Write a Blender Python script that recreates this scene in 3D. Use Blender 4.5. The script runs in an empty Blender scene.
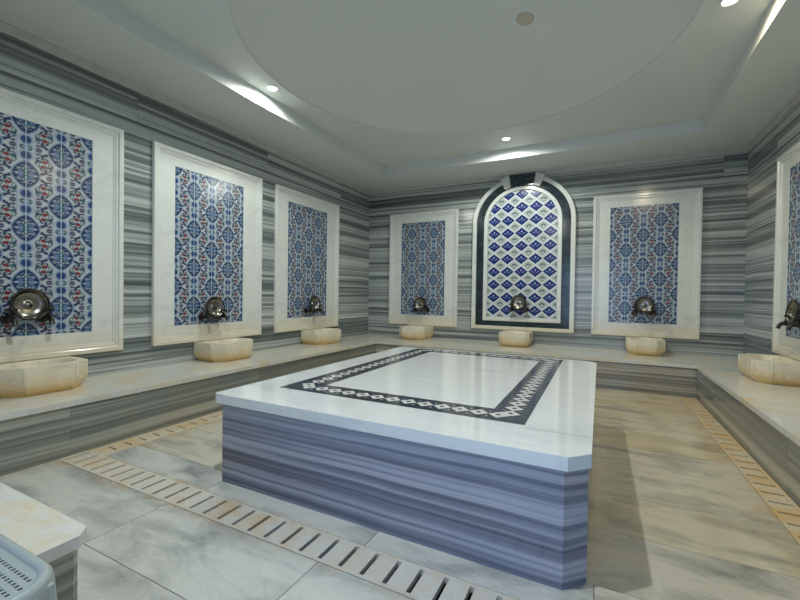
import bpy, bmesh, math, random
import numpy as np
from mathutils import Vector, Matrix, noise as mnoise

random.seed(4)
C = bpy.context.scene.collection
PI = math.pi

# ------------------------------------------------------------------ measures of the place (metres)
XL, XR, YB, YF = -3.755, 1.569, 6.199, -0.28      # walls
ZC = 2.922                                         # ceiling over the benches
BL, BR, BB, BF = -3.051, 0.948, 5.258, 0.655       # bench front faces
ZB = 0.36                                          # bench top
TX0, TX1, TY0, TY1, ZT = -3.03, 0.985, 0.66, 5.45, 3.062   # raised ceiling tray
PX0, PX1, PY0, PY1, ZP = -1.947, -0.016, 1.537, 3.953, 0.502
FZ0, FZ1 = 0.557, 2.470                            # panel frames
TZ0, TZ1 = 0.735, 2.304                            # tiles inside them

# ------------------------------------------------------------------ object helpers
def link(o): C.objects.link(o); return o

def obj(name, bm, mats, parent=None, smooth=None, loc=None):
    me = bpy.data.meshes.new(name); bm.normal_update(); bm.to_mesh(me); bm.free()
    for m in (mats if isinstance(mats, (list, tuple)) else [mats]): me.materials.append(m)
    if smooth is not None:
        for p in me.polygons: p.use_smooth = True
        me.set_sharp_from_angle(angle=math.radians(smooth))
    o = bpy.data.objects.new(name, me); link(o)
    if parent: o.parent = parent
    if loc: o.location = loc
    return o

def thing(name, label, cat, loc=(0, 0, 0), rotz=0, group=None):
    o = bpy.data.objects.new(name, None); link(o)
    o.empty_display_size = .1
    o.location = loc; o.rotation_euler = (0, 0, rotz)
    o['label'] = label; o['category'] = cat
    if group: o['group'] = group
    return o

def tag(o, label, cat, group=None):
    o['label'] = label; o['category'] = cat
    if group: o['group'] = group
    return o

def struct(name, bm, mats, smooth=None):
    o = obj(name, bm, mats, None, smooth); o['kind'] = 'structure'; return o

def dup(root, loc, rotz, label, group=None):
    r = root.copy(); link(r); r.location = loc; r.rotation_euler = (0, 0, rotz); r['label'] = label
    if group: r['group'] = group
    for ch in list(root.children):
        c = ch.copy(); link(c); c.parent = r
        for g in list(ch.children):
            d = g.copy(); link(d); d.parent = c
    return r

# ------------------------------------------------------------------ mesh helpers
def box(bm, a, b, mi=0):
    x0, y0, z0 = a; x1, y1, z1 = b
    v = [bm.verts.new(p) for p in ((x0,y0,z0),(x1,y0,z0),(x1,y1,z0),(x0,y1,z0),(x0,y0,z1),(x1,y0,z1),(x1,y1,z1),(x0,y1,z1))]
    fs = [bm.faces.new([v[i] for i in q]) for q in ((0,3,2,1),(4,5,6,7),(0,1,5,4),(1,2,6,5),(2,3,7,6),(3,0,4,7))]
    for f in fs: f.material_index = mi
    return v, fs

def prism(bm, pts, z0, z1, mi=0):
    lo = [bm.verts.new((x, y, z0)) for x, y in pts]; hi = [bm.verts.new((x, y, z1)) for x, y in pts]
    n = len(pts); fs = [bm.faces.new(lo[::-1]), bm.faces.new(hi)]
    for i in range(n): fs.append(bm.faces.new((lo[i], lo[(i+1)%n], hi[(i+1)%n], hi[i])))
    for f in fs: f.material_index = mi
    return fs

def loft(bm, rings, close_ends=True, mi=0):
    vs = [[bm.verts.new(p) for p in r] for r in rings]
    n = len(rings[0])
    for a, b in zip(vs, vs[1:]):
        for i in range(n):
            bm.faces.new((a[i], a[(i+1)%n], b[(i+1)%n], b[i])).material_index = mi
    if close_ends:
        bm.faces.new(vs[0][::-1]).material_index = mi; bm.faces.new(vs[-1]).material_index = mi
    return vs

def lathe(bm, prof, n=32, mat=None, mi=0, cap=True):
    rings = []
    for r, z in prof:
        ring = []
        for i in range(n):
            a = 2*PI*i/n
            p = Vector((r*math.cos(a), r*math.sin(a), z))
            ring.append(mat @ p if mat else p)
        rings.append(ring)
    return loft(bm, rings, cap, mi)

def tube(bm, pts, rad, n=12, mi=0):
    pts = [Vector(p) for p in pts]
    rads = rad if isinstance(rad, (list, tuple)) else [rad]*len(pts)
    rings = []; up = Vector((0, 0, 1)); prev = None
    for i, p in enumerate(pts):
        d = (pts[min(i+1, len(pts)-1)] - pts[max(i-1, 0)]).normalized()
        if prev is None:
            s = d.cross(up)
            if s.length < .1: s = d.cross(Vector((1, 0, 0)))
        else: s = prev - d*prev.dot(d)
        s.normalize(); prev = s; t = d.cross(s)
        rings.append([p + (s*math.cos(2*PI*k/n) + t*math.sin(2*PI*k/n))*rads[i] for k in range(n)])
    loft(bm, rings, True, mi)

def bevel(bm, w, seg=2, faces=None, ang=30):
    es = [e for e in bm.edges if len(e.link_faces) == 2 and e.calc_face_angle(0) > math.radians(ang)]
    bmesh.ops.bevel(bm, geom=es, offset=w, segments=seg, affect='EDGES', profile=.5, clamp_overlap=True)

def rot_bm(bm, m):
    bmesh.ops.transform(bm, matrix=m, verts=bm.verts)

def vcol(o, fn, name='var'):
    """per-face colour attribute: (offset, warmth, stain)"""
    me = o.data; ca = me.color_attributes.new(name, 'FLOAT_COLOR', 'CORNER')
    for p in me.polygons:
        c = fn(p.center)
        for li in p.loop_indices: ca.data[li].color = (*c, 1)

# ------------------------------------------------------------------ materials
class NT:
    def __init__(s, name):
        s.m = bpy.data.materials.new(name); s.m.use_nodes = True
        s.t = s.m.node_tree; s.b = s.t.nodes['Principled BSDF']
    def n(s, ty, ins=None, **kw):
        x = s.t.nodes.new(ty)
        for k, v in kw.items(): setattr(x, k, v)
        for k, v in (ins or {}).items():
            if isinstance(v, bpy.types.NodeSocket): s.t.links.new(v, x.inputs[k])
            else: x.inputs[k].default_value = v
        return x
    def math(s, op, a, b=0., c=0.):
        return s.n('ShaderNodeMath', {0: a, 1: b, 2: c}, operation=op).outputs[0]
    def ramp(s, fac, stops, interp='LINEAR'):
        r = s.n('ShaderNodeValToRGB', {0: fac}); cr = r.color_ramp; cr.interpolation = interp
        while len(cr.elements) < len(stops): cr.elements.new(.5)
        for e, (p, c) in zip(cr.elements, stops):
            e.position = p; e.color = (c, c, c, 1) if not isinstance(c, tuple) else (*c, 1)
        return r.outputs[0]
    def mix(s, f, a, b, bt='MIX'):
        x = s.n('ShaderNodeMix', data_type='RGBA', blend_type=bt)
        for i, v in ((0, f), (6, a), (7, b)):
            if isinstance(v, bpy.types.NodeSocket): s.t.links.new(v, x.inputs[i])
            else: x.inputs[i].default_value = v if i == 0 else (*v, 1)
        return x.outputs[2]
    def set(s, **kw):
        for k, v in kw.items():
            k = k.replace('_', ' ')
            if isinstance(v, bpy.types.NodeSocket): s.t.links.new(v, s.b.inputs[k])
            else: s.b.inputs[k].default_value = (*v, 1) if isinstance(v, tuple) else v
        return s.m

def simple(name, col, rough=.5, metal=0., spec=.5):
    return NT(name).set(Base_Color=col, Roughness=rough, Metallic=metal, Specular_IOR_Level=spec)

def striped(name, axis, freq=12.5, slab=1.6, phase=0., light=(.56,.60,.575), dark=(.080,.098,.095), mid=(.25,.28,.27),
            rows=None, warm=.0, rough=.16, wobble=.012, shift=.5, lo=.36, hi=.63, thin_amt=.7):
    """marble with near-horizontal grey bands; axis = the horizontal axis it runs along"""
    k = NT(name); tc = k.n('ShaderNodeTexCoord').outputs['Object']
    sp = k.n('ShaderNodeSeparateXYZ', {0: tc})
    if axis == 'XY': h = k.math('ADD', sp.outputs[0], sp.outputs[1])
    else: h = sp.outputs['XYZ'.index(axis)]
    z = sp.outputs[2]
    sl = k.math('DIVIDE', k.math('ADD', h, phase), slab)
    idx = k.math('FLOOR', sl)
    off = k.math('MULTIPLY', idx, shift)
    if rows is not None:
        r = k.math('GREATER_THAN', z, rows); off = k.math('MULTIPLY', k.math('ADD', off, 3.37), r)
    # slow waver of the bands along the wall
    wv = k.n('ShaderNodeTexNoise', {'Vector': k.n('ShaderNodeCombineXYZ', {0: k.math('MULTIPLY', h, 1.1), 1: off, 2: k.math('MULTIPLY', z, 1.5)}).outputs[0], 'Scale': 1., 'Detail': 2.})
    zz = k.math('ADD', z, k.math('MULTIPLY', k.math('SUBTRACT', wv.outputs[0], .5), wobble*2))
    v1 = k.n('ShaderNodeCombineXYZ', {0: k.math('MULTIPLY', h, .07), 1: off, 2: k.math('MULTIPLY', zz, freq)}).outputs[0]
    n1 = k.n('ShaderNodeTexNoise', {'Vector': v1, 'Scale': 1., 'Detail': 3., 'Roughness': .62}).outputs[0]
    v2 = k.n('ShaderNodeCombineXYZ', {0: k.math('MULTIPLY', h, .16), 1: k.math('ADD', off, 9.), 2: k.math('MULTIPLY', zz, freq*3.1)}).outputs[0]
    n2 = k.n('ShaderNodeTexNoise', {'Vector': v2, 'Scale': 1., 'Detail': 2., 'Roughness': .5}).outputs[0]
    v4 = k.n('ShaderNodeCombineXYZ', {0: k.math('MULTIPLY', h, .10), 1: k.math('ADD', off, 21.), 2: k.math('MULTIPLY', zz, freq*2.3)}).outputs[0]
    n4 = k.n('ShaderNodeTexNoise', {'Vector': v4, 'Scale': 1., 'Detail': 1.}).outputs[0]
    f = k.math('ADD', k.math('MULTIPLY', n1, .62), k.math('MULTIPLY', n2, .38))
    c = k.ramp(f, [(lo, dark), (lo+(hi-lo)*.30, tuple(.5*(a+b) for a, b in zip(dark, mid))), (lo+(hi-lo)*.45, mid), (lo+(hi-lo)*.62, tuple(.45*a+.55*b for a, b in zip(mid, light))), (hi, light)])
    thin = k.ramp(k.math('ABSOLUTE', k.math('SUBTRACT', n4, .5)), [(.006, 1.), (.028, 0.)])
    c = k.mix(k.math('MULTIPLY', thin, thin_amt), c, dark)
    n3 = k.n('ShaderNodeTexNoise', {'Vector': tc, 'Scale': 2.2, 'Detail': 3.}).outputs[0]
    if warm:
        c = k.mix(k.math('MULTIPLY', k.ramp(n3, [(.42, 0.), (.62, 1.)]), warm), c, (1.15, .95, .74), 'MULTIPLY')
    c = k.mix(.25, c, k.ramp(n3, [(.3, (.75,.77,.77)), (.7, (1,1,1))]), 'MULTIPLY')
    fr = k.math('FRACT', sl)
    j = k.math('LESS_THAN', fr, .0028/slab)
    if rows is not None: j = k.math('MULTIPLY', j, r)
    c = k.mix(k.math('MULTIPLY', j, .6), c, (.12, .12, .11))
    return k.set(Base_Color=c, Roughness=rough)

def marble(name, base=(.70,.73,.72), vein=(.36,.40,.42), scale=1.6, amount=.55, rough=.14, attr=False,
           stain=(.62,.34,.10), warm=(.92,.72,.42), amb_stain=0., zstain=None, joint=None, dist=1.1, thin_amt=.45, clo=.50):
    k = NT(name); tc = k.n('ShaderNodeTexCoord').outputs['Object']
    vec = tc
    if attr:
        at = k.n('ShaderNodeAttribute', attribute_name='var').outputs['Color']
        sa = k.n('ShaderNodeSeparateColor', {0: at})
        o3 = k.n('ShaderNodeCombineXYZ', {0: k.math('MULTIPLY', sa.outputs[0], 17.), 1: k.math('MULTIPLY', sa.outputs[0], 31.), 2: 0.}).outputs[0]
        vec = k.n('ShaderNodeVectorMath', {0: tc, 1: o3}, operation='ADD').outputs[0]
    rv = k.n('ShaderNodeMapping', {'Vector': vec, 'Rotation': (0.3, .2, .5), 'Scale': (1., 2.6, 2.)}).outputs[0]
    n1 = k.n('ShaderNodeTexNoise', {'Vector': rv, 'Scale': scale, 'Detail': 6., 'Roughness': .62, 'Distortion': dist}).outputs[0]
    n2 = k.n('ShaderNodeTexNoise', {'Vector': rv, 'Scale': scale*1.7, 'Detail': 4., 'Roughness': .5, 'Distortion': dist*1.8}).outputs[0]
    thin = k.ramp(k.math('ABSOLUTE', k.math('SUBTRACT', n2, .5)), [(.0, 1.), (.035, 0.)])
    cloud = k.ramp(n1, [(clo, 0.), (.72, 1.)])
    fac = k.math('MINIMUM', k.math('ADD', k.math('MULTIPLY', cloud, amount), k.math('MULTIPLY', thin, amount*thin_amt)), 1.)
    c = k.mix(fac, base, vein)
    sn = k.n('ShaderNodeTexNoise', {'Vector': tc, 'Scale': 7., 'Detail': 5., 'Roughness': .7}).outputs[0]
    if attr:
        c = k.mix(k.math('MINIMUM', k.math('MULTIPLY', sa.outputs[1], 1.), 1.), c, warm, 'MULTIPLY')
        sf = k.math('MULTIPLY', sa.outputs[2], k.ramp(sn, [(.40, 0.), (.62, 1.)]))
        c = k.mix(sf, c, stain)
    if amb_stain:
        c = k.mix(k.math('MULTIPLY', k.ramp(sn, [(.45, 0.), (.7, 1.)]), amb_stain), c, stain)
    if zstain:   # mineral deposit creeping up from the foot of the stone
        z0, z1, amt = zstain
        z = k.n('ShaderNodeSeparateXYZ', {0: tc}).outputs[2]
        zf = k.n('ShaderNodeMapRange', {0: k.math('ADD', z, k.math('MULTIPLY', k.math('SUBTRACT', sn, .5), .12)), 1: z0, 2: z1, 3: 1., 4: 0.}).outputs[0]
        c = k.mix(k.math('MULTIPLY', zf, amt), c, stain)
    if joint:
        ax, step, ph = joint
        h = k.n('ShaderNodeSeparateXYZ', {0: tc}).outputs['XYZ'.index(ax)]
        j = k.math('LESS_THAN', k.math('FRACT', k.math('DIVIDE', k.math('ADD', h, ph), step)), .004/step)
        c = k.mix(k.math('MULTIPLY', j, .55), c, (.30, .27, .20))
    r = k.ramp(sn, [(.3, rough*.75), (.7, rough*1.5)])
    return k.set(Base_Color=c, Roughness=r)

M = {}
M['wall_back'] = striped('striped_marble_back', 'X', phase=-1.335+2.6*4, slab=2.6, rows=2.60)
M['wall_side'] = striped('striped_marble_side', 'Y', phase=-.58, slab=1.573, rows=2.60, shift=.37)
M['wall_front'] = striped('striped_marble_front', 'X', phase=3., slab=1.42)
M['bench_x'] = striped('bench_face_marble_x', 'X', freq=9., thin_amt=.5, phase=0.3, slab=1.5, warm=.6, light=(.58,.56,.48), mid=(.28,.28,.24), dark=(.09,.095,.08), shift=.21)
M['bench_y'] = striped('bench_face_marble_y', 'Y', freq=8., thin_amt=.3, phase=-1.34+1.6, slab=1.6, warm=.45, light=(.48,.50,.44), mid=(.25,.27,.24), dark=(.09,.105,.10), shift=.13, wobble=.02)
M['stone'] = striped('platform_marble', 'XY', freq=8.5, thin_amt=.3, phase=20., slab=60., light=(.50,.53,.62), mid=(.21,.23,.31), dark=(.035,.04,.065), warm=.25, wobble=.02, rough=.12)
M['white'] = marble('white_marble', scale=1.3, amount=.4)
M['slab'] = marble('platform_top_marble', base=(.74,.77,.76), vein=(.50,.54,.56), scale=1.1, amount=.5, rough=.09)
M['bench_top'] = marble('bench_top_marble', base=(.68,.69,.64), vein=(.48,.50,.48), scale=1.5, amount=.5, rough=.14, amb_stain=.8, stain=(.70,.54,.28))
M['floor'] = marble('floor_marble', clo=.46, dist=.45, thin_amt=.12, base=(.60,.61,.55), vein=(.18,.20,.20), scale=2.0, amount=.80, rough=.17, attr=True, stain=(.46,.27,.09))
M['drain'] = marble('drain_marble', base=(.66,.65,.58), vein=(.50,.50,.47), scale=3., amount=.4, rough=.3, attr=True, stain=(.60,.38,.13))
M['frame'] = marble('frame_marble', base=(.72,.75,.71), vein=(.50,.53,.50), scale=2.0, amount=.45, rough=.16, zstain=(.55,.80,.55), stain=(.72,.58,.32))
M['basin'] = marble('basin_marble', base=(.78,.72,.56), vein=(.50,.46,.36), scale=4.0, amount=.5, rough=.22, zstain=(0.0,.15,.95), stain=(.64,.42,.13))
M['green'] = marble('dark_green_marble', base=(.018,.030,.036), vein=(.09,.13,.15), scale=4., amount=.5, rough=.12)
M['inlay_dark'] = marble('inlay_dark_marble', base=(.022,.030,.042), vein=(.06,.08,.10), scale=4., amount=.5, rough=.12)
M['inlay_white'] = simple('inlay_white_marble', (.66, .66, .63), .15)
k = NT('ceiling_paint'); tc = k.n('ShaderNodeTexCoord').outputs['Object']
nn = k.n('ShaderNodeTexNoise', {'Vector': tc, 'Scale': 1.2, 'Detail': 4.}).outputs[0]
M['paint'] = k.set(Base_Color=k.ramp(nn, [(.3, (.66,.70,.67)), (.7, (.70,.73,.70))]), Roughness=.55)
M['grout'] = simple('floor_grout', (.16, .12, .07), .8)
M['steel'] = simple('bowl_metal', (.26, .25, .22), .24, 1.)
M['bronze'] = simple('tap_dark_metal', (.045, .04, .036), .28, .9)
M['disc'] = simple('cover_beige', (.55, .50, .40), .5)
M['ring'] = simple('lamp_ring_white', (.85, .85, .83), .35)
M['plastic'] = NT('stool_plastic').set(Base_Color=(.33, .38, .36), Roughness=.38)
def glow(name, col, s):
    k = NT(name); return k.set(Base_Color=(.8,.8,.8), Emission_Color=col, Emission_Strength=s)
M['lamp_cool'] = glow('lamp_lens_cool', (.93, 1., .98), 30.)
M['lamp_warm'] = glow('lamp_lens_warm', (1., .82, .5), 30.)

# ------------------------------------------------------------------ glazed tile patterns, painted per vertex
def sm(d, w): return np.clip(.5 - d/w, 0, 1)                      # d<0 inside
def lay(img, mask, col):
    mask = mask[..., None]; return img*(1-mask) + np.array(col)*mask
def ell(u, v, cu, cv, a, b, rot=0., w=.0035):
    c, s = math.cos(rot), math.sin(rot)
    du, dv = u-cu, v-cv; p = (du*c+dv*s)/a; q = (-du*s+dv*c)/b
    return sm((np.sqrt(p*p+q*q)-1)*min(a, b), w)
def arc(u, v, cu, cv, r, th, a0, a1, w=.003):
    d = np.abs(np.hypot(u-cu, v-cv)-r)-th; a = np.arctan2(v-cv, u-cu)
    return sm(d, w)*((a > a0) & (a < a1))

NAVY=(.012,.028,.095); BLUE=(.012,.055,.19); TEAL=(.010,.075,.10); RED=(.20,.010,.014); PALE=(.44,.48,.51); SKY=(.17,.28,.42); PURP=(.06,.03,.11)

def iznik(x, y):
    """x, y in metres of a 20 cm tile grid measured from the top centre"""
    img = np.ones(x.shape+(3,))*np.array(PALE)
    for dk in (0, 1):
        kx = np.floor(x/.2) + dk
        u = x - kx*.2
        v = y - np.mod(kx, 2)*.2
        v = np.mod(v+.2, .4)-.2                      # medallion at v=0, mid-point at +-.2
        su = np.abs(u); sv = np.abs(v)
        # vines and curls
        img = lay(img, arc(su, sv, .112, .088, .040, .0030, -3.2, 3.2), TEAL)
        img = lay(img, arc(su, sv, .074, .150, .018, .0050, -1.2, 2.6), NAVY)
        img = lay(img, ell(su, sv, .062, .118, .016, .012, .6), TEAL)
        img = lay(img, ell(su, sv, .066, .140, .009, .006, .2), NAVY)
        img = lay(img, ell(su, sv, .070, .2, .019, .017), NAVY)
        img = lay(img, ell(su, sv, .070, .2, .010, .009), PURP)
        img = lay(img, ell(su, sv, .070, .172, .016, .0045, -.25), PURP)
        img = lay(img, ell(su, sv, .100, .030, .011, .007, .9), TEAL)
        img = lay(img, ell(su, sv, .084, .058, .012, .007, -.7), NAVY)
        img = lay(img, arc(su, sv, .098, .045, .016, .0045, -2.6, 1.2), NAVY)
        img = lay(img, arc(su, sv, .082, .108, .013, .0045, -.5, 2.8), TEAL)
        img = lay(img, arc(su, sv, .104, .150, .014, .0045, 1.2, 4), NAVY)
        img = lay(img, ell(su, sv, .086, .024, .008, .012, .4), NAVY)
        img = lay(img, ell(su, sv, .052, .108, .007, .012, .9), NAVY)
        # red tulips
        img = lay(img, ell(su, sv, .088, .082, .0145, .0078, .95), RED)
        img = lay(img, ell(su, sv, .100, .070, .007, .005, 0), RED)
        img = lay(img, ell(su, sv, .100, .118, .0125, .007, -.9), RED)
    for dk in (0, 1):
        kx = np.floor(x/.2) + dk
        u = x - kx*.2
        v = np.mod(y - np.mod(kx, 2)*.2+.2, .4)-.2
        su = np.abs(u); sv = np.abs(v)
        # white ribbon down the column
        img = lay(img, sm(np.maximum(su-.050, -(sv-.105)), .004)*(sv > .1), PALE)
        img = lay(img, sm(np.abs(su-.049)-.0022, .003)*(sv > .125), SKY)
        # paired blue flowers with pale blue rim
        img = lay(img, ell(su, sv, 0, .142, .041, .040), SKY)
        img = lay(img, ell(su, sv, 0, .142, .036, .034), PALE)
        img = lay(img, ell(su, sv, 0, .142, .031, .030), BLUE)
        img = lay(img, ell(su, sv, 0, .142, .012, .012), NAVY)
        img = lay(img, ell(su, sv, 0, .2, .014, .020), SKY)
        img = lay(img, ell(su, sv, .024, .192, .014, .008, .5), TEAL)
        # pointed medallion
        e = (su/.082)**1.45 + (sv/.105)**1.45
        img = lay(img, sm((np.sqrt(e)-1)*.09, .004), SKY)
        e = (su/.075)**1.45 + (sv/.097)**1.45
        img = lay(img, sm((np.sqrt(e)-1)*.09, .004), NAVY)
        ang = np.arctan2(sv, su); rr = np.hypot(su*1.2, sv)
        img = lay(img, sm(np.abs(rr-.052-.010*np.cos(ang*8))-.0045, .004)*(e < .85), PALE)
        img = lay(img, sm(np.abs(rr-.068)-.003, .004)*(e < .9)*(np.cos(ang*10) > .0), SKY)
        img = lay(img, ell(su, sv, .027, 0, .017, .030), (.10,.17,.33))
        img = lay(img, ell(su, sv, 0, 0, .016, .060), TEAL)
        img = lay(img, ell(su, sv, 0, .024, .008, .012), SKY)
        # tile joints at column centre lines
        img = lay(img, sm(su-.0014, .003), (.50,.62,.68))
    jy = np.abs(np.mod(y+.1, .2)-.1)
    img = lay(img, sm(jy-.0006, .003)*.5, (.55,.62,.65))
    return img

def diamonds(x, z, cx, z0, px, pz):
    """blue lozenges; rows start at z0, columns centred on cx"""
    img = np.ones(x.shape+(3,))*np.array((.64,.69,.72))
    # sage sprays between the lozenges
    uu = np.mod(x-cx, px)-px/2; vv = np.mod(z-z0, pz)-pz/2
    l = np.abs(uu)/(px*.41)+np.abs(vv)/(pz*.38)
    img = lay(img, sm((l-1)*.06, .006), (.42,.47,.44))
    for a in (-1.05, -.55, 0., .55, 1.05):
        lx, lz = math.sin(a)*.032, -.018+math.cos(a)*.034
        img = lay(img, ell(uu, vv, lx, lz, .0085, .0150, -a), (.08,.12,.13))
    img = lay(img, ell(uu, vv, 0, -.030, .020, .0055), (.16,.20,.26))
    img = lay(img, ell(uu, vv, 0, -.008, .006, .012), (.70,.74,.74))
    # lozenges
    uu = np.mod(x-cx+px/2, px)-px/2; vv = np.mod(z-z0+pz/2, pz)-pz/2
    ang = np.abs(uu)/(px*.49)+np.abs(vv)/(pz*.415)
    wob = .035*np.cos((uu-vv)*190)*np.cos((uu+vv)*190)
    img = lay(img, sm((ang+wob-1.0)*.07, .004), (.006,.014,.11))
    img = lay(img, sm((ang-.74)*.07, .008), (.010,.026,.17))
    img = lay(img, ell(uu, vv, 0, .022, .0085, .013), (.55,.64,.78))
    img = lay(img, ell(np.abs(uu), vv, .040, .0, .013, .004, .3), (.40,.52,.74))
    img = lay(img, ell(uu, vv, 0, -.018, .010, .010), (.012,.025,.14))
    img = lay(img, ell(np.abs(uu), vv, .018, -.012, .008, .004, -.6), (.30,.44,.66))
    return img

def painted_grid(name, P, col, mat):
    """P: (nz, nx, 3) points; col: (nz, nx, 3)"""
    nz, nx = P.shape[:2]
    me = bpy.data.meshes.new(name)
    idx = np.arange(nz*nx).reshape(nz, nx)
    q = np.stack([idx[:-1, :-1], idx[:-1, 1:], idx[1:, 1:], idx[1:, :-1]], -1).reshape(-1, 4)
    me.vertices.add(nz*nx); me.vertices.foreach_set('co', P.reshape(-1).astype(np.float32))
    me.loops.add(q.size); me.loops.foreach_set('vertex_index', q.reshape(-1).astype(np.int32))
    me.polygons.add(len(q)); me.polygons.foreach_set('loop_start', np.arange(0, q.size, 4, dtype=np.int32))
    me.update(calc_edges=True)
    ca = me.color_attributes.new('glaze', 'FLOAT_COLOR', 'POINT')
    rgba = np.ones((nz*nx, 4), np.float32); rgba[:, :3] = col.reshape(-1, 3)
    ca.data.foreach_set('color', rgba.reshape(-1))
    me.materials.append(mat); me.update()
    return me

k = NT('glazed_tiles'); at = k.n('ShaderNodeAttribute', attribute_name='glaze').outputs['Color']
M['tiles'] = k.set(Base_Color=at, Roughness=.2)

NXT, NZT = 4*44+1, 8*36+1
gx = np.linspace(-.4, .4, NXT); gz = np.linspace(0, 1.6, NZT)
GX, GZ = np.meshgrid(gx, gz)
colr = iznik(GX, 1.6-GZ)
TW, TH = .80, 1.6
PP = np.stack([GX, np.zeros_like(GX), GZ], -1)            # faces -Y
tile_mesh = painted_grid('tile_panel', PP, colr, M['tiles'])

# ------------------------------------------------------------------ framed tile panels
def frame_profile():
    # (distance in from the outer edge, height off the wall)
    return [(0, .001), (0, .030), (.005, .035), (.034, .035), (.039, .031), (.042, .024), (.058, .024), (.062, .017), (.074, .016), (.078, .011)]

def make_panel(w, tw, cxo, loc, rotz, label, cat='panel'):
    """w: frame width, tw: tile field width; local +X along the wall, -Y off the wall, z measured from the floor"""
    t = thing('framed_tile_panel', label, 'tile panel', loc, rotz, 'marble framed tile panels on the walls')
    H = FZ1-FZ0; x0, x1 = -w/2, w/2
    prof = frame_profile()
    sides = ['left', 'top', 'right', 'bottom']
    bm = bmesh.new()
    corners = lambda d: [(x0+d, FZ0+d), (x0+d, FZ1-d), (x1-d, FZ1-d), (x1-d, FZ0+d)]
    rings = [[bm.verts.new((c[0], -hh, c[1])) for c in corners(d)] for d, hh in prof]
    for a, b in zip(rings, rings[1:]):
        for i in range(4):
            bm.faces.new((a[i], b[i], b[(i+1)%4], a[(i+1)%4]))
    last = rings[-1]
    # close the back edge
    bk = [bm.verts.new((c[0], -.001, c[1])) for c in corners(prof[-1][0])]
    for i in range(4): bm.faces.new((last[i], bk[i], bk[(i+1)%4], last[(i+1)%4]))
    bmesh.ops.recalc_face_normals(bm, faces=bm.faces)
    obj('frame_moulding', bm, M['frame'], t, 25)
    # flat inner board with the opening for the tiles
    d = prof[-1][0]-.002
    bm = bmesh.new(); tx0, tx1 = cxo-tw/2, cxo+tw/2
    box(bm, (x0+d, -.011, FZ0+d), (tx0, -.001, FZ1-d)); box(bm, (tx1, -.011, FZ0+d), (x1-d, -.001, FZ1-d))
    box(bm, (tx0, -.011, FZ0+d), (tx1, -.001, TZ0)); box(bm, (tx0, -.011, TZ1), (tx1, -.001, FZ1-d))
    obj('frame_board', bm, M['frame'], t)
    o = bpy.data.objects.new('tile_panel', tile_mesh); link(o); o.parent = t
    o.scale = (tw/TW, 1, (TZ1-TZ0)/TH); o.location = (cxo, -.008, TZ0)
    return t

# left wall: local -Y -> +X : rotate +90deg maps -Y to +X, +X to +Y
LW = [((.715+2.041)/2, 1.326, (.955+1.809)/2, .854, 'framed tile panel at the near end of the left wall, cut by the photo edge'),
      ((2.304+3.645)/2, 1.341, (2.525+3.371)/2, .846, 'middle framed floral tile panel on the left wall'),
      ((3.883+5.271)/2, 1.388, (4.125+4.980)/2, .855, 'framed floral tile panel on the left wall nearest the far corner')]
KL = .992
for cy, w, ty, tw, lb in LW: make_panel(w*KL, tw*KL, (ty-cy)*KL, (XL, cy*KL, 0), PI/2, lb)
make_panel(1.25, .795, -2.6945+2.694, (-2.694, YB, 0), 0, 'framed floral tile panel on the back wall left of the arched niche')
make_panel(1.232, .782, .498-.512, (.512, YB, 0), 0, 'framed floral tile panel on the back wall right of the arched niche')
make_panel(1.32, .84, 0, (XR, 4.535, 0), -PI/2, 'framed floral tile panel on the right wall, cut by the photo edge')

# ------------------------------------------------------------------ arched niche
ACX, ASP = -1.0725, 2.20
def arch_pts(a, zb, rise=None, n=40):
    rise = a*.925 if rise is None else rise
    p = [(-a, zb)]
    p += [(-a*math.cos(PI*i/n), ASP+rise*math.sin(PI*i/n)) for i in range(n+1)]
    p += [(a, zb)]
    return p
def ring_mesh(outer, inner, y0, y1, edge=.004):
    """closed band between two outlines, from the wall (y1) out to y0"""
    bm = bmesh.new(); n = len(outer)
    loops = []
    for pts, y, ins in ((outer, y1, 0), (outer, y0+edge, 0), (outer, y0, edge), (inner, y0, -edge), (inner, y0+edge, 0), (inner, y1, 0)):
        cz = ASP-.5; r = []
        for (x, z) in pts:
            dx, dz = x, z-cz; l = math.hypot(dx, dz); r.append(bm.verts.new((x-dx/l*ins, y, z-dz/l*ins)))
        loops.append(r)
    for a, b in zip(loops, loops[1:]+loops[:1]):
        for i in range(n): bm.faces.new((a[i], a[(i+1)%n], b[(i+1)%n], b[i]))
    bmesh.ops.recalc_face_normals(bm, faces=bm.faces)
    return bm
t = thing('arched_tile_niche', 'tall arched panel of blue lozenge tiles banded in dark marble on the back wall', 'tile panel', (ACX, YB-.002, 0))
A0, A1, A2, A3 = .750, .685, .570, .512
obj('outer_border', ring_mesh(arch_pts(A0, .557), arch_pts(A1, .612), -.050, 0, .008), M['frame'], t, 25)
obj('dark_band', ring_mesh(arch_pts(A1, .612), arch_pts(A2, .690), -.030, 0), M['green'], t, 25)
obj('inner_border', ring_mesh(arch_pts(A2, .690), arch_pts(A3, .730), -.042, 0, .006), M['frame'], t, 25)
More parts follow.
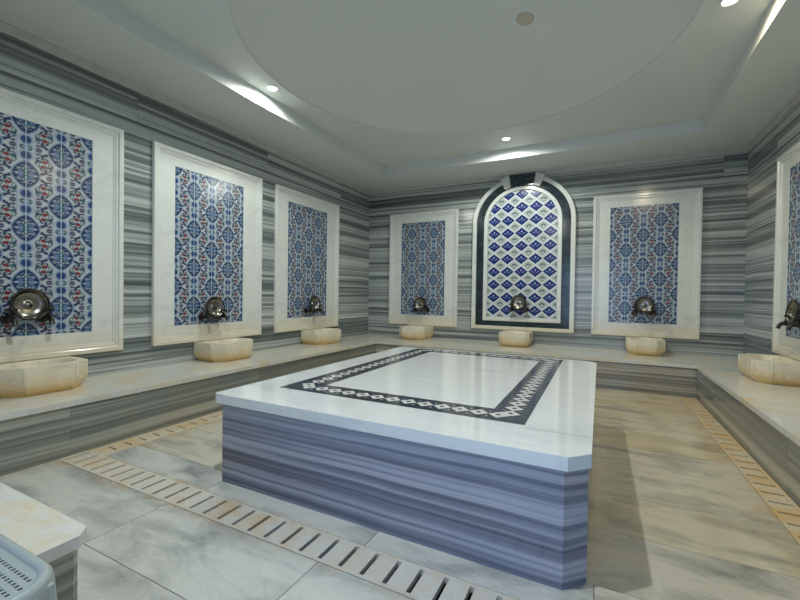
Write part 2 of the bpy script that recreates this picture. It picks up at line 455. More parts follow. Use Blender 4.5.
# keystone: two pale blocks and a dark one
def wedge(xt0, xt1, zt, xb0, xb1, zb, d, mat, name, zt2=None, zb2=None):
    bm = bmesh.new()
    zt2 = zt if zt2 is None else zt2; zb2 = zb if zb2 is None else zb2
    f = [bm.verts.new((x, -d, z)) for x, z in ((xb0, zb), (xb1, zb2), (xt1, zt2), (xt0, zt))]
    b = [bm.verts.new((x, 0, z)) for x, z in ((xb0, zb), (xb1, zb2), (xt1, zt2), (xt0, zt))]
    bm.faces.new(f); bm.faces.new(b[::-1])
    for i in range(4): bm.faces.new((f[(i+1)%4], f[i], b[i], b[(i+1)%4]))
    bmesh.ops.recalc_face_normals(bm, faces=bm.faces); bevel(bm, .004, 2)
    return obj(name, bm, mat, t)
wedge(-.325, -.195, 2.850, -.250, -.165, 2.690, .064, M['frame'], 'keystone_block', 2.908, 2.722)
wedge(.195, .325, 2.908, .165, .250, 2.722, .064, M['frame'], 'keystone_block', 2.850, 2.690)
wedge(-.195, .195, 2.906, -.165, .165, 2.722, .054, M['green'], 'keystone')
# tile field
NX, NZ = 231, 341
xs = np.linspace(-A3, A3, NX); ts = np.linspace(0, 1, NZ)
top = ASP + A3*.925*np.sqrt(np.clip(1-(xs/A3)**2, 0, 1))
X = np.tile(xs, (NZ, 1)); Z = .730 + ts[:, None]*(top[None, :]-.730)
cl = diamonds(X, Z, 0., .858, .205, .195)
m = sm(Z-.755, .004)                                    # row of sprays along the foot
base = np.ones(X.shape+(3,))*np.array((.64,.69,.70)); cl = cl*(1-m[..., None])+base*m[..., None]
uu = np.mod(X, .205)-.1025
for a in (-.9, 0, .9): cl = lay(cl, ell(uu, Z, math.sin(a)*.022, .757+math.cos(a)*.012, .006, .010, -a), (.16,.10,.18))
me = painted_grid('tile_panel', np.stack([X, np.zeros_like(X), Z], -1), cl, M['tiles'])
o = bpy.data.objects.new('tile_panel', me); link(o); o.parent = t; o.location = (0, -.016, 0)

# ------------------------------------------------------------------ walls, ceiling, trims
def wallbox(name, a, b, mat):
    bm = bmesh.new(); box(bm, a, b); return struct(name, bm, mat)
W = .2
wallbox('wall_left', (XL-W, YF-W, -.1), (XL, YB+W, ZC+.02), M['wall_side'])
wallbox('wall_back', (XL, YB, -.1), (XR, YB+W, ZC+.02), M['wall_back'])
wallbox('wall_right', (XR, YF-W, -.1), (XR+W, YB+W, ZC+.02), M['wall_side'])
DX0, DX1, DZ = -1.05, .75, 2.15     # doorway in the front wall, behind the camera
bm = bmesh.new()
box(bm, (XL, YF-W, -.1), (DX0, YF, ZC+.02)); box(bm, (DX1, YF-W, -.1), (XR, YF, ZC+.02)); box(bm, (DX0, YF-W, DZ), (DX1, YF, ZC+.02))
struct('wall_front', bm, M['wall_front'])

# ceiling: lower border, raised tray with a shallow round dome
bm = bmesh.new()
o4 = [(XL-W, YF-W), (XR+W, YF-W), (XR+W, YB+W), (XL-W, YB+W)]; i4 = [(TX0, TY0), (TX1, TY0), (TX1, TY1), (TX0, TY1)]
vo = [bm.verts.new((x, y, ZC)) for x, y in o4]; vi = [bm.verts.new((x, y, ZC)) for x, y in i4]; vt = [bm.verts.new((x, y, ZT)) for x, y in i4]
vtop = [bm.verts.new((x, y, ZT+.6)) for x, y in o4]
for i in range(4):
    j = (i+1) % 4
    bm.faces.new((vo[i], vi[i], vi[j], vo[j])); bm.faces.new((vi[i], vt[i], vt[j], vi[j])); bm.faces.new((vo[i], vo[j], vtop[j], vtop[i]))
bm.faces.new(vtop)
DCX, DCY, DR, DH = -1.095, 3.10, 1.69, .34
SR = (DR*DR+DH*DH)/(2*DH); SZ = ZT+DH-SR
n = 128; rim = [bm.verts.new((DCX+DR*math.cos(2*PI*i/n), DCY+DR*math.sin(2*PI*i/n), ZT)) for i in range(n)]
rim2 = [bm.verts.new((DCX+DR*math.cos(2*PI*i/n), DCY+DR*math.sin(2*PI*i/n), ZT+.012)) for i in range(n)]
# tray ceiling around the dome: join each rim point to the matching point on the rectangle
def rect_hit(a):
    dx, dy = math.cos(a), math.sin(a); s = 1e9
    if dx > 1e-6: s = min(s, (TX1-DCX)/dx)
    if dx < -1e-6: s = min(s, (TX0-DCX)/dx)
    if dy > 1e-6: s = min(s, (TY1-DCY)/dy)
    if dy < -1e-6: s = min(s, (TY0-DCY)/dy)
    return DCX+dx*s, DCY+dy*s
rc = [bm.verts.new((*rect_hit(2*PI*i/n), ZT)) for i in range(n)]
ca = [math.atan2(y-DCY, x-DCX) % (2*PI) for x, y in i4]
for i in range(n):
    j = (i+1) % n; extra = []
    for c, v in zip(ca, vt):
        if 2*PI*i/n < c < 2*PI*(i+1)/n: extra = [v]
    bm.faces.new([rim[i], rc[i]] + extra + [rc[j], rim[j]])
    bm.faces.new((rim[i], rim[j], rim2[j], rim2[i]))
prev = rim2
for s in range(1, 17):
    r = DR*(1-s/17); z = SZ+math.sqrt(SR*SR-r*r)+.012
    cur = [bm.verts.new((DCX+r*math.cos(2*PI*i/n), DCY+r*math.sin(2*PI*i/n), z)) for i in range(n)]
    for i in range(n): bm.faces.new((prev[i], prev[(i+1)%n], cur[(i+1)%n], cur[i]))
    prev = cur
bm.faces.new(prev)
bmesh.ops.remove_doubles(bm, verts=bm.verts, dist=1e-5)
bmesh.ops.recalc_face_normals(bm, faces=bm.faces)
struct('ceiling', bm, M['paint'], 20)

# thin marble moulding between wall and ceiling
def trim(name, p0, p1, nrm, m0, m1):
    """p0->p1 along the wall, nrm into the room; m0/m1: how far the ends pull in per unit of projection (mitre)"""
    bm = bmesh.new(); d = (Vector(p1)-Vector(p0)).normalized(); nv = Vector(nrm)
    prof = [(0, 0), (.045, 0), (.045, -.012), (.030, -.022), (.026, -.040), (.012, -.052), (.010, -.060), (0, -.060)]
    loft(bm, [[Vector(p0)+nv*a+d*a*m0+Vector((0, 0, z)) for a, z in prof], [Vector(p1)+nv*a-d*a*m1+Vector((0, 0, z)) for a, z in prof]])
    bmesh.ops.recalc_face_normals(bm, faces=bm.faces)
    return struct(name, bm, M['trim'])
M['trim'] = marble('trim_marble', base=(.52,.52,.48), vein=(.34,.33,.30), scale=5., amount=.5, rough=.3)
trim('trim_1', (XL, YF, ZC), (XL, YB, ZC), (1, 0, 0), 1, 1)
trim('trim_2', (XL, YB, ZC), (XR, YB, ZC), (0, -1, 0), 1, 1)
trim('trim_3', (XR, YF, ZC), (XR, YB, ZC), (-1, 0, 0), 1, 1)
trim('trim_4', (XL, YF, ZC), (XR, YF, ZC), (0, 1, 0), 1, 1)

# ------------------------------------------------------------------ floor of large marble tiles with drain channels
DF0, DF1 = 1.272, 1.444           # front channel (y)
DL = -2.850                       # left channel x range BL..DL
DRx = .803                        # right channel x range DRx..BR
g = .0016
bm = bmesh.new(); lay_ = bm.loops.layers.float_color.new('var')
fseen=set()
def ftile(x0, x1, y0, y1, warm=.0, stainf=None, nx=1, ny=1):
    off = random.random(); br = random.uniform(-.06, .06)
    x0 += g; x1 -= g; y0 += g; y1 -= g
    if x1-x0 < .01 or y1-y0 < .01: return
    v, fs = box(bm, (x0, y0, -.02), (x1, y1, 0))
    bmesh.ops.subdivide_edges(bm, edges=list({e for f in fs for e in f.edges}), cuts=5, use_grid_fill=True) if stainf else None
    for f in (bm.faces if stainf else fs):
        if f in fseen: continue
        fseen.add(f)
        for l in f.loops:
            c = l.vert.co; l[lay_] = (off, max(0, warm+br), stainf(c.x, c.y) if stainf else 0, 1)
def near(d, r): return max(0., 1-abs(d)/r)
# bottom plate below everything
box(bm, (XL, YF-W-.6, -.10), (XR, YB, -.06), 1)
# bedding under the tiles, leaving the channels open
for a, b in (((XL, YF-W-.6), (XR, DF0)), ((DL, DF1), (DRx, YB)), ):
    v, fs = box(bm, (a[0], a[1], -.06), (b[0], b[1], -.004), 1)
for f in bm.faces:
    fseen.add(f)
    for l in f.loops: l[lay_] = (0, 0, 0, 1)
# in front of the front channel
rowsY = [DF0, .90, .50, .10, -.30, -.9]
for r in range(5):
    y1, y0 = rowsY[r], rowsY[r+1]
    xs_ = [BL-.03, -1.94, -.99, -.04, BR+.03] if r % 2 == 0 else [BL-.03, -1.94-.1, -1.40, -.46, .49, BR+.03]
    if r == 1: xs_ = [BL-.03, -1.94, -.62, .33, BR+.03]
    for a, b in zip(xs_, xs_[1:]):
        ftile(a, b, y0, y1, .02, (lambda x, y: .9*near(y-DF0, .05)*(.4+.6*near(x+2.2, .9)) + .8*near(x-BL, .12)) if r == 0 else None)
# strip between the channel and the platform
for a, b in ((DL, -1.90), (-1.90, -.88), (-.88, .0), (.0, DRx)):
    ftile(a, b, DF1, 1.655, .0 if a < 0 else .3, lambda x, y: .7*near(y-DF1, .04)*near(x+1.9, 1.2))
ys = [1.655]+[1.655+.4065*i for i in range(1, 13)]
for i, (a, b) in enumerate(zip(ys, ys[1:])):
    if a > BB: break
    b = min(b, BB+.03)
    ftile(DL, -1.86, a, b, .32+.04*i, lambda x, y: .5*near(x-DL, .04))
    ftile(-.10, DRx, a, b, .42+.18*(i % 3 == 1)+.035*i, lambda x, y: .5*near(x-DRx, .025)+.7*near(x+.0, .035))
    if a > PY1-.4:
        ftile(-1.90, -.97, max(a, PY1-.1), b, .3); ftile(-.97, -.03, max(a, PY1-.1), b, .3)
fl = struct('floor', bm, [M['floor'], M['grout']])

# ------------------------------------------------------------------ slotted drain covers
def drain(name, x0, x1, y0, y1, axis, pitch, slot, rail, label, st, wf, off=0.):
    bm = bmesh.new(); L = bm.loops.layers.float_color.new('var')
    z0, z1 = -.022, .001
    if axis == 'X':                                     # channel runs along X, slots along Y
        box(bm, (x0, y0+g, z0), (x1, y0+rail, z1)); box(bm, (x0, y1-rail, z0), (x1, y1-g, z1))
        p = x0+off; 
        while p < x1:
            a, b = p, min(p+pitch-slot, x1); a = max(a, x0)
            if b-a > .01: box(bm, (a, y0+rail, z0), (b, y1-rail, z1))
            p += pitch
    else:
        box(bm, (x0+g, y0, z0), (x0+rail, y1, z1)); box(bm, (x1-rail, y0, z0), (x1-g, y1, z1))
        p = y0+off
        while p < y1:
            a, b = p, min(p+pitch-slot, y1)
            if b-a > .01: box(bm, (x0+rail, a, z0), (x1-rail, b, z1))
            p += pitch
    for f in bm.faces:
        c = f.calc_center_median(); r = random.random()
        for l in f.loops: l[L] = (int(c.x*9)*.07+int(c.y*9)*.05, wf(c.x, c.y), st(l.vert.co.x, l.vert.co.y), 1)
    o = obj(name, bm, M['drain']); tag(o, label, 'drain', 'slotted marble drain strips in the floor'); return o
fs_ = lambda x, y: .25+.6*near(x+1.55, .55)+.3*near(x+3.0, .5)
drain('drain_grate', DL-.16, DRx, DF0, DF1, 'X', .1, .019, .018, 'long slotted marble drain strip crossing the floor in front of the platform', fs_, lambda x, y: .15*near(x+2.4, 1.0), off=.02)
drain('drain_grate', BL+.002, DL, DF1, BB, 'Y', .1, .014, .05, 'slotted marble drain strip along the foot of the left bench', lambda x, y: .55, lambda x, y: .45)
drain('drain_grate', DRx, BR-.002, .66, BB, 'Y', .118, .019, .020, 'slotted marble drain strip along the foot of the right bench', lambda x, y: .8, lambda x, y: .6)
bm = bmesh.new(); L = bm.loops.layers.float_color.new('var'); box(bm, (BL+.002, DF0, -.022), (DL-.162, DF1, .001))
for f in bm.faces:
    for l in f.loops: l[L] = (.3, .3, .6, 1)
tag(obj('drain_corner_piece', bm, M['drain']), 'plain stained marble square where the two drain strips meet by left bench', 'drain')

# ------------------------------------------------------------------ benches
def slab_bm(pts, z0, z1, bev):
    bm = bmesh.new(); prism(bm, pts, z0, z1); bevel(bm, bev, 3); return bm
TH_ = .036; OV = .016
def bench(label, basepts, slabpts, bm_mat):
    t = thing('stone_bench', label, 'bench', (0, 0, 0), 0, 'stone benches round the walls')
    bm = bmesh.new(); prism(bm, basepts, -.06, ZB-TH_); obj('bench_base', bm, bm_mat, t)
    obj('bench_top', slab_bm(slabpts, ZB-TH_, ZB, .007), M['bench_top'], t, 40)
    return t
e = .001
bench('long stone bench with pale marble top along the left wall',
      [(XL+e, BF+e), (BL-e, BF+e), (BL-e, BB-OV-e), (XL+e, BB-OV-e)], [(XL+e, BF+OV), (BL+OV, BF+OV), (BL+OV, BB-OV-e), (XL+e, BB-OV-e)], M['bench_y'])
bench('stone bench with pale marble top along the back wall under the arch',
      [(XL+e, BB), (XR-e, BB), (XR-e, YB-e), (XL+e, YB-e)], [(XL+e, BB-OV), (XR-e, BB-OV), (XR-e, YB-e), (XL+e, YB-e)], M['bench_x'])
bench('stone bench with pale marble top along the right wall',
      [(BR+e, .2), (XR-e, .2), (XR-e, BB-OV-e), (BR+e, BB-OV-e)], [(BR-OV, .2), (XR-e, .2), (XR-e, BB-OV-e), (BR-OV, BB-OV-e)], M['bench_y'])
FX = -1.342; BF = .648
bench('short stone bench end with chipped corner behind the plastic stool, bottom left',
      [(XL+e, YF+e), (FX-.022, YF+e), (FX-.022, BF-.04), (FX-.04, BF-.022), (XL+e, BF-.022)], [(XL+e, YF+e), (FX, YF+e), (FX, BF-.035), (FX-.035, BF), (XL+e, BF)], M['bench_y'])

# ------------------------------------------------------------------ central heated platform
t = thing('marble_platform', 'large raised marble platform with dark inlaid border in the middle of the room', 'platform', (0, 0, 0))
def cham(x0, x1, y0, y1, c, k=.018): return [(x0+k, y0), (x1-c, y0), (x1, y0+c), (x1, y1-c), (x1-c, y1), (x0+k, y1), (x0, y1-k), (x0, y0+k)]
ins = .026
bm = bmesh.new(); prism(bm, cham(PX0+ins, PX1-.010, PY0+ins, PY1-ins, .078), -.004, ZP-.052); obj('platform_base', bm, M['stone'], t)
bm = bmesh.new(); prism(bm, cham(PX0, PX1, PY0, PY1, .075), ZP-.052, ZP); bevel(bm, .020, 5, ang=50); obj('platform_top', bm, M['slab'], t, 40)
# inlaid border
IX0, IX1, IY0, IY1 = -1.731, -.289, 1.828, 3.885
JX0, JX1, JY0, JY1 = -1.519, -.470, 2.017, 3.720
zi = ZP+.0009
bm = bmesh.new()
def q4(pts, z, mi, h=.0006):
    vs = [bm.verts.new((x, y, z)) for x, y in pts]; f = bm.faces.new(vs); f.material_index = mi
    if f.normal.z < 0 or (f.normal_update() or f.normal.z < 0): f.normal_flip()
q4([(IX0, IY0), (IX1, IY0), (JX1, JY0), (JX0, JY0)], zi, 0); q4([(IX1, IY0), (IX1, IY1), (JX1, JY1), (JX1, JY0)], zi, 0)
q4([(IX1, IY1), (IX0, IY1), (JX0, JY1), (JX1, JY1)], zi, 0); q4([(IX0, IY1), (IX0, IY0), (JX0, JY0), (JX0, JY1)], zi, 0)
def chain(p0, p1, hw, count):
    p0 = Vector(p0); p1 = Vector(p1); d = (p1-p0)/count; nrm = Vector((-d.y, d.x)).normalized()*hw
    for i in range(count):
        c = p0+d*(i+.5)
        for s, mi, zz in ((.5, 1, .0005), (.15, 0, .001)):
            q4([tuple(c-d*s), tuple(c-nrm*s*2), tuple(c+d*s), tuple(c+nrm*s*2)], zi+zz, mi)
        # small pale darts that fill between the lozenges
        e0 = c+d*.5
        if i < count-1:
            for sg in (-1, 1):
                q4([tuple(e0+nrm*sg*.98-d*.03), tuple(e0+nrm*sg*.98+d*.03), tuple(e0+nrm*sg*.5+d*.008), tuple(e0+nrm*sg*.5-d*.008)], zi+.0005, 1)
cx0, cx1, cy0, cy1 = (IX0+JX0)/2, (IX1+JX1)/2, (IY0+JY0)/2, (IY1+JY1)/2
chain((cx0, cy0), (cx1, cy0), .050, 13); chain((cx1, cy0), (cx1, cy1), .050, 19)
chain((cx0, cy1), (cx1, cy1), .042, 13); chain((cx0, cy0), (cx0, cy1), .050, 19)
# fine joints between the slabs of the top, running on from the border
for pts in ([(IX1, 1.792), (PX1-.004, 1.798)], [(PX0+.004, 1.80), (IX0, 1.80)]):
    (a, b), (c, d_) = pts; q4([(a, b), (c, d_), (c, d_+.0025), (a, b+.0025)], ZP+.0006, 2)
obj('inlay_border', bm, [M['inlay_dark'], M['inlay_white'], M['grout']], t)

# ------------------------------------------------------------------ basins
def make_basin(w, d, h, c, label, loc, rotz):
    """octagonal marble basin; local +X along the wall, back at y=0, front at y=-d"""
    t = thing('marble_basin', label, 'basin', loc, rotz, 'marble wash basins on the benches')
    def oc(w, d0, d1, c, z):   # back edge at -d0, front at -d1
        return [(-w/2, -d0, z), (-w/2, -d1+c, z), (-w/2+c, -d1, z), (w/2-c, -d1, z), (w/2, -d1+c, z), (w/2, -d0, z)]
    bm = bmesh.new()
    rings = [oc(w*.84, .03, d*.90, c*.7, 0), oc(w*.87, .02, d*.93, c*.8, .012), oc(w*.985, .004, d*.992, c, h*.27), oc(w, .002, d, c, h*.36), oc(w, .002, d, c, h)]
    vs = [[bm.verts.new(p) for p in r] for r in rings]
    for a, b in zip(vs, vs[1:]):
        for i in range(6): bm.faces.new((a[i], a[(i+1)%6], b[(i+1)%6], b[i]))
    bm.faces.new(vs[0][::-1])
    # bowl hollow
    N = 36; rx, ry = w/2-.045, d/2-.045; cy = -d/2-.002
    def el(s, z, yo=0): return [bm.verts.new((rx*s*math.cos(2*PI*i/N), cy+ry*s*math.sin(2*PI*i/N), z)) for i in range(N)]
    r0 = el(1, h)
    oe = [bm.edges.get((vs[-1][i], vs[-1][(i+1)%6])) for i in range(6)]
    ie = [bm.edges.new((r0[i], r0[(i+1)%N])) for i in range(N)]
    bmesh.ops.triangle_fill(bm, edges=oe+ie, use_beauty=True)
    prevr = r0
    for s, z in ((.97, h-.012), (.93, h-.05), (.82, h-.095), (.6, h-.125), (.3, h-.138)):
        cur = el(s, z)
        for i in range(N): bm.faces.new((prevr[i], prevr[(i+1)%N], cur[(i+1)%N], cur[i]))
        prevr = cur
    bm.faces.new(prevr)
    bmesh.ops.recalc_face_normals(bm, faces=bm.faces)
    # sunken field and fillets on the facets
    obj('basin_body', bm, M['basin'], t, 35)
    def rib(x, y, a):  # upright fillet where two facets meet
        bm = bmesh.new(); m = Matrix.Translation((x, y, 0)) @ Matrix.Rotation(a, 4, 'Z')
        vv, ff = box(bm, (-.010, -.003, h*.36), (.010, .006, h-.003))
        bmesh.ops.transform(bm, matrix=m, verts=vv)
        bevel(bm, .002, 2); obj('corner_fillet', bm, M['basin'], t, 40)
    for sx in (-1, 1):
        rib(sx*(w/2-c), -d, sx*PI/8); rib(sx*w/2, -d+c, sx*PI*3/8)
    return t
BASINS = [
    (.52, .40, .194, .115, 'marble basin at the left photo edge on the left bench', (XL+.004, 1.370, ZB), PI/2),
    (.53, .38, .194, .110, 'marble basin under the middle panel of the left wall', (XL+.004, 2.985, ZB), PI/2),
    (.54, .38, .194, .110, 'marble basin on the left bench nearest the far corner', (XL+.004, 4.640, ZB), PI/2),
    (.43, .50, .194, .090, 'marble basin on the back bench left of the arched niche', (-2.690, YB-.004, ZB), 0),
    (.41, .50, .194, .050, 'squarish marble basin under the arched niche', (-1.080, YB-.004, ZB), 0),
    (.41, .46, .194, .095, 'marble basin on the back bench right of the arched niche', (.520, YB-.004, ZB), 0),
    (.58, .37, .194, .100, 'wide marble basin on the right bench at the photo edge', (XR-.004, 4.660, ZB), -PI/2),
]
for b in BASINS: make_basin(*b)

# ------------------------------------------------------------------ taps and washing bowls
def make_tap(label, loc, rotz):
    t = thing('wall_tap', label, 'tap', loc, rotz, 'dark wall taps over the basins'); t.scale = (1.3, 1.2, 1.3)
    bm = bmesh.new(); m = Matrix.Rotation(PI/2, 4, 'X')
    lathe(bm, [(.001, 0), (.028, 0), (.028, .006), (.020, .012), (.014, .014), (.001, .014)], 20, m); obj('wall_flange', bm, M['bronze'], t, 35)
    bm = bmesh.new(); tube(bm, [(0, -.010, 0), (0, -.05, 0), (0, -.075, .004), (0, -.095, .002), (0, -.112, -.012), (0, -.118, -.034)], [.013, .013, .017, .014, .012, .013], 14)
    tube(bm, [(0, -.070, -.004), (0, -.070, .030)], [.016, .012], 14)
    sp_ = obj('spout', bm, M['bronze'], t, 40)
    bm = bmesh.new(); tube(bm, [(0, -.070, .028), (0, -.070, .050)], .007, 10); tube(bm, [(-.028, -.070, .052), (.028, -.070, .052)], [.007, .007], 10)
    tube(bm, [(0, -.070, .045), (0, -.070, .058), (0, -.070, .066)], [.011, .012, .006], 12)
    obj('handle', bm, M['bronze'], sp_, 40)
    return t
def make_bowl(label, loc, rotz):
    """shallow metal bowl with a boss in the middle, leaning on the wall with its mouth to the room"""
    t = thing('washing_bowl', label, 'bowl', loc, rotz, 'metal washing bowls leaning over the taps')
    m = Matrix.Rotation(PI/2-.10, 4, 'X')            # +Z of the lathe turns to -Y
    bm = bmesh.new()
    prof = [(.001, .022), (.012, .021), (.018, .014), (.024, .008), (.040, .007), (.046, .009), (.052, .008), (.070, .014), (.074, .017), (.080, .018), (.094, .036), (.101, .052), (.108, .055), (.109, .052), (.103, .047), (.096, .030), (.082, .012), (.060, .002), (.001, .000)]
    lathe(bm, prof, 48, m, cap=True); bmesh.ops.recalc_face_normals(bm, faces=bm.faces)
    obj('bowl_shell', bm, M['steel'], t, 60)
    bm = bmesh.new(); N = 48; pts = [m @ Vector((.1085*math.cos(2*PI*i/N), .1085*math.sin(2*PI*i/N), .0545)) for i in range(N)]
    rings = []
    for i in range(N):
        p = pts[i]; rad = (p-(m @ Vector((0, 0, .0545)))).normalized(); ax = (m.to_3x3() @ Vector((0, 0, 1)))
        rings.append([p+rad*.007*math.cos(2*PI*k/8)+ax*.006*math.sin(2*PI*k/8) for k in range(8)])
    loft(bm, rings+[rings[0]], False); bmesh.ops.remove_doubles(bm, verts=bm.verts, dist=1e-5)
    bmesh.ops.recalc_face_normals(bm, faces=bm.faces)
    obj('bowl_rim', bm, M['bronze'], t, 60)
    return t
STN = [('the basin at the left photo edge', (XL, 1.362), .950, PI/2), ('the middle left basin', (XL, 2.900), .895, PI/2),
       ('the left basin nearest the corner', (XL, 4.560), .910, PI/2), ('the basin left of the arch', (-2.690, YB), .905, 0),
       ('the basin under the arch', (-1.085, YB), .965, 0), ('the basin right of the arch', (.522, YB), .965, 0), ('the right bench basin', (XR, 4.54), .950, -PI/2)]
tap0 = bowl0 = None
for nm, (x, y), z, r in STN:
    along = Vector((math.cos(r), math.sin(r), 0)); off = Vector((math.sin(r), -math.cos(r), 0))   # off the wall
    for s, side in ((-1, 'left'), (1, 'right')):
        p = Vector((x, y, z-.085))+along*s*.105+off*.018
        lb = 'dark tap %s of the bowl above %s' % (side, nm)
        if tap0 is None: tap0 = make_tap(lb, p, r)
        else: dup(tap0, p, r, lb)
    p = Vector((x, y, z+.012))+off*.050
    lb = 'round metal bowl leaning on the taps above %s' % nm
    if bowl0 is None: bowl0 = make_bowl(lb, p, r)
    else: dup(bowl0, p, r, lb)

# ------------------------------------------------------------------ ceiling lamps
def spot(label, x, y, warm, power, col):
    t = thing('recessed_spotlight', label, 'ceiling light', (x, y, ZT), 0, 'recessed spotlights in the raised ceiling')
    bm = bmesh.new(); lathe(bm, [(.042, 0), (.058, 0), (.058, -.004), (.044, -.008), (.042, -.004), (.042, 0)], 32, cap=False)
    bmesh.ops.recalc_face_normals(bm, faces=bm.faces); obj('trim_ring', bm, M['ring'], t, 30)
    bm = bmesh.new(); lathe(bm, [(.042, 0), (.042, -.004), (.03, -.006), (.001, -.007)], 24); bmesh.ops.recalc_face_normals(bm, faces=bm.faces)
    obj('lens', bm, M['lamp_warm' if warm else 'lamp_cool'], t, 60)
    ld = bpy.data.lights.new('spotlight', 'SPOT'); ld.energy = power; ld.color = col; ld.spot_size = math.radians(174); ld.spot_blend = .5; ld.shadow_soft_size = .035
    lo = bpy.data.objects.new('spotlight_beam', ld); link(lo); lo.parent = t; lo.location = (0, 0, -.02)
    return t
COOL = (.97, 1., .93)
spot('recessed spotlight glowing near the left side of the raised ceiling', -2.88, 2.905, False, 75, COOL)
spot('recessed spotlight glowing above the arched niche', -1.095, 5.10, False, 95, COOL)
spot('warm recessed spotlight at the top photo edge, right side of the ceiling', .735, 3.36, True, 80, (1., .84, .58))
spot('recessed spotlight in the raised ceiling over the doorway, behind the viewer', -1.095, .90, False, 170, (.90, .96, 1.))

# round cover on the dome
dz = None
cam_p = Vector((0, 0, 1.076)); tgt = Vector((-.514, 2.943, 3.042)); dr = (tgt-cam_p).normalized()
cc = Vector((DCX, DCY, SZ)); oc_ = cam_p-cc; b_ = oc_.dot(dr); tt = -b_+math.sqrt(b_*b_-(oc_.dot(oc_)-SR*SR)); hp = cam_p+dr*tt
nrm = (cc-hp).normalized()
bm = bmesh.new(); lathe(bm, [(.001, 0), (.072, 0), (.072, .010), (.064, .016), (.050, .017), (.048, .014), (.001, .014)], 40); bmesh.ops.recalc_face_normals(bm, faces=bm.faces)
o = obj('ceiling_cover', bm, M['disc'], None, 30, hp+Vector((0, 0, .012)))
o.rotation_euler = nrm.to_track_quat('Z', 'Y').to_euler()
tag(o, 'small round beige cover on the domed part of the ceiling', 'vent cover')

# ------------------------------------------------------------------ plastic stool (bottom left)
SX0, SX1, SY0, SY1, SZT = -1.310, -.940, .05, .412, .51
t = thing('plastic_stool', 'pale grey plastic stool with perforated seat at the bottom left corner', 'stool', ((SX0+SX1)/2, (SY0+SY1)/2, 0))
def rr(wx, wy, r, z, n=8):
    p = []
    for sx, sy, a0 in ((1, 1, 0), (-1, 1, PI/2), (-1, -1, PI), (1, -1, 3*PI/2)):
        for i in range(n+1):
            a = a0+PI/2*i/n; p.append((sx*(wx-r)+r*math.cos(a), sy*(wy-r)+r*math.sin(a), z))
    return p
hx, hy = (SX1-SX0)/2, (SY1-SY0)/2
bm = bmesh.new()   # rim and skirt
loft(bm, [rr(hx+.006, hy+.006, .085, SZT-.075), rr(hx+.002, hy+.002, .083, SZT-.075), rr(hx-.006, hy-.006, .076, SZT-.012), rr(hx-.024, hy-.024, .060, SZT-.012), rr(hx-.024, hy-.024, .060, SZT-.006)][:1]+
     [rr(hx+.003, hy+.003, .083, SZT-.030), rr(hx, hy, .080, SZT-.010), rr(hx-.006, hy-.006, .075, SZT-.001), rr(hx-.013, hy-.013, .070, SZT), rr(hx-.020, hy-.020, .064, SZT-.003), rr(hx-.023, hy-.023, .060, SZT-.009),
      rr(hx-.023, hy-.023, .060, SZT-.013), rr(hx-.006, hy-.006, .075, SZT-.014), rr(hx+.002, hy+.002, .083, SZT-.075)], False)
bmesh.ops.recalc_face_normals(bm, faces=bm.faces); obj('skirt', bm, M['plastic'], t, 50)
bm = bmesh.new()   # perforated seat
Hh = .0037; PXY = (.0135, .0185); nx_ = int((hx-.030)*2/PXY[0]); ny_ = int((hy-.030)*2/PXY[1])
vm = {}
def V(x, y):
    kk = (round(x, 5), round(y, 5))
    if kk not in vm: vm[kk] = bm.verts.new((x, y, SZT-.009))
    return vm[kk]
xs_ = []; 
def cuts(n_, P_):
    L_ = [-n_*P_/2]
    for i in range(n_):
        c = -n_*P_/2+P_*(i+.5); L_ += [c-Hh, c+Hh]
    return L_+[n_*P_/2]
cx_, cy_ = cuts(nx_, PXY[0]), cuts(ny_, PXY[1])
cx_ = [-hx+.022]+cx_[1:-1]+[hx-.022]; cy_ = [-hy+.022]+cy_[1:-1]+[hy-.022]
for i in range(len(cx_)-1):
    for j in range(len(cy_)-1):
        mx, my = (cx_[i]+cx_[i+1])/2, (cy_[j]+cy_[j+1])/2
        incorner = abs(mx) > hx-.070 and abs(my) > hy-.070 and math.hypot(abs(mx)-(hx-.070), abs(my)-(hy-.070)) > .032
        out = abs(mx) > hx-.082 and abs(my) > hy-.082 and math.hypot(abs(mx)-(hx-.083), abs(my)-(hy-.083)) > .066
        if out: continue
        if i % 2 == 1 and j % 2 == 1 and not incorner: continue
        bm.faces.new((V(cx_[i], cy_[j]), V(cx_[i+1], cy_[j]), V(cx_[i+1], cy_[j+1]), V(cx_[i], cy_[j+1])))
bmesh.ops.recalc_face_normals(bm, faces=bm.faces); st_ = obj('seat', bm, M['plastic'], t); md = st_.modifiers.new('solid', 'SOLIDIFY'); md.thickness = .004
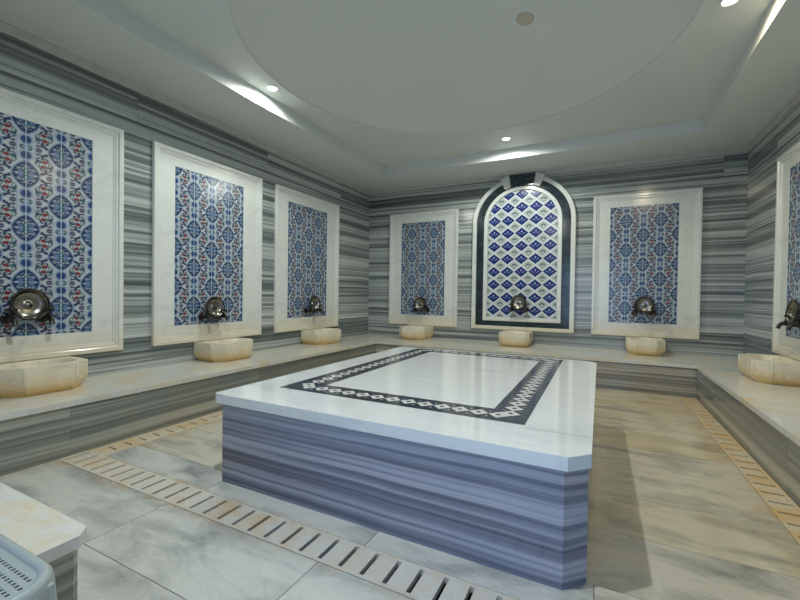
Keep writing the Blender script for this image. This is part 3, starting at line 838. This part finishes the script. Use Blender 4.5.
for sx in (-1, 1):
    for sy in (-1, 1):
        bm = bmesh.new()
        a, b = hx-.03, hy-.03
        def lr(z, o_, s_): return [(sx*(a+o_)-s_, sy*(b+o_)-s_, z), (sx*(a+o_)+s_, sy*(b+o_)-s_, z), (sx*(a+o_)+s_, sy*(b+o_)+s_, z), (sx*(a+o_)-s_, sy*(b+o_)+s_, z)]
        loft(bm, [lr(0, .012, .016), lr(SZT-.016, -.01, .024)]); bmesh.ops.recalc_face_normals(bm, faces=bm.faces); bevel(bm, .005, 2)
        obj('leg', bm, M['plastic'], t, 40)

# ------------------------------------------------------------------ light from the doorway behind the viewer
ld = bpy.data.lights.new('doorway_daylight', 'AREA'); ld.shape = 'RECTANGLE'; ld.size = DX1-DX0; ld.size_y = 2.0; ld.energy = 34; ld.color = (.42, .62, 1.)
lo = bpy.data.objects.new('doorway_daylight', ld); link(lo); lo.location = ((DX0+DX1)/2, YF-.75, 1.15); lo.rotation_euler = (PI/2, 0, 0)   # faces +Y

w = bpy.data.worlds.new('World'); bpy.context.scene.world = w; w.use_nodes = True
w.node_tree.nodes['Background'].inputs[0].default_value = (.5, .7, 1., 1); w.node_tree.nodes['Background'].inputs[1].default_value = .3

# ------------------------------------------------------------------ camera
cam = bpy.data.cameras.new('camera'); cam.sensor_fit = 'HORIZONTAL'; cam.sensor_width = 36; cam.lens = 36*398.02/800; cam.clip_start = .02
co = bpy.data.objects.new('camera', cam); link(co)
a, b, c = (math.radians(v) for v in (-26.6776, -.7991, .8051))
F = Vector((math.sin(a)*math.cos(b), math.cos(a)*math.cos(b), math.sin(b))); R = Vector((math.cos(a), -math.sin(a), 0)); U = R.cross(F)
R2 = R*math.cos(c)+U*math.sin(c); U2 = -R*math.sin(c)+U*math.cos(c)
m = Matrix((R2, U2, -F)).transposed().to_4x4(); m.translation = (0, 0, 1.076)
co.matrix_world = m
sc = bpy.context.scene; sc.camera = co
sc.view_settings.view_transform = 'Standard'; sc.view_settings.look = 'None'; sc.view_settings.gamma = 1; sc.view_settings.use_curve_mapping = False
sc.view_settings.exposure = -0.12
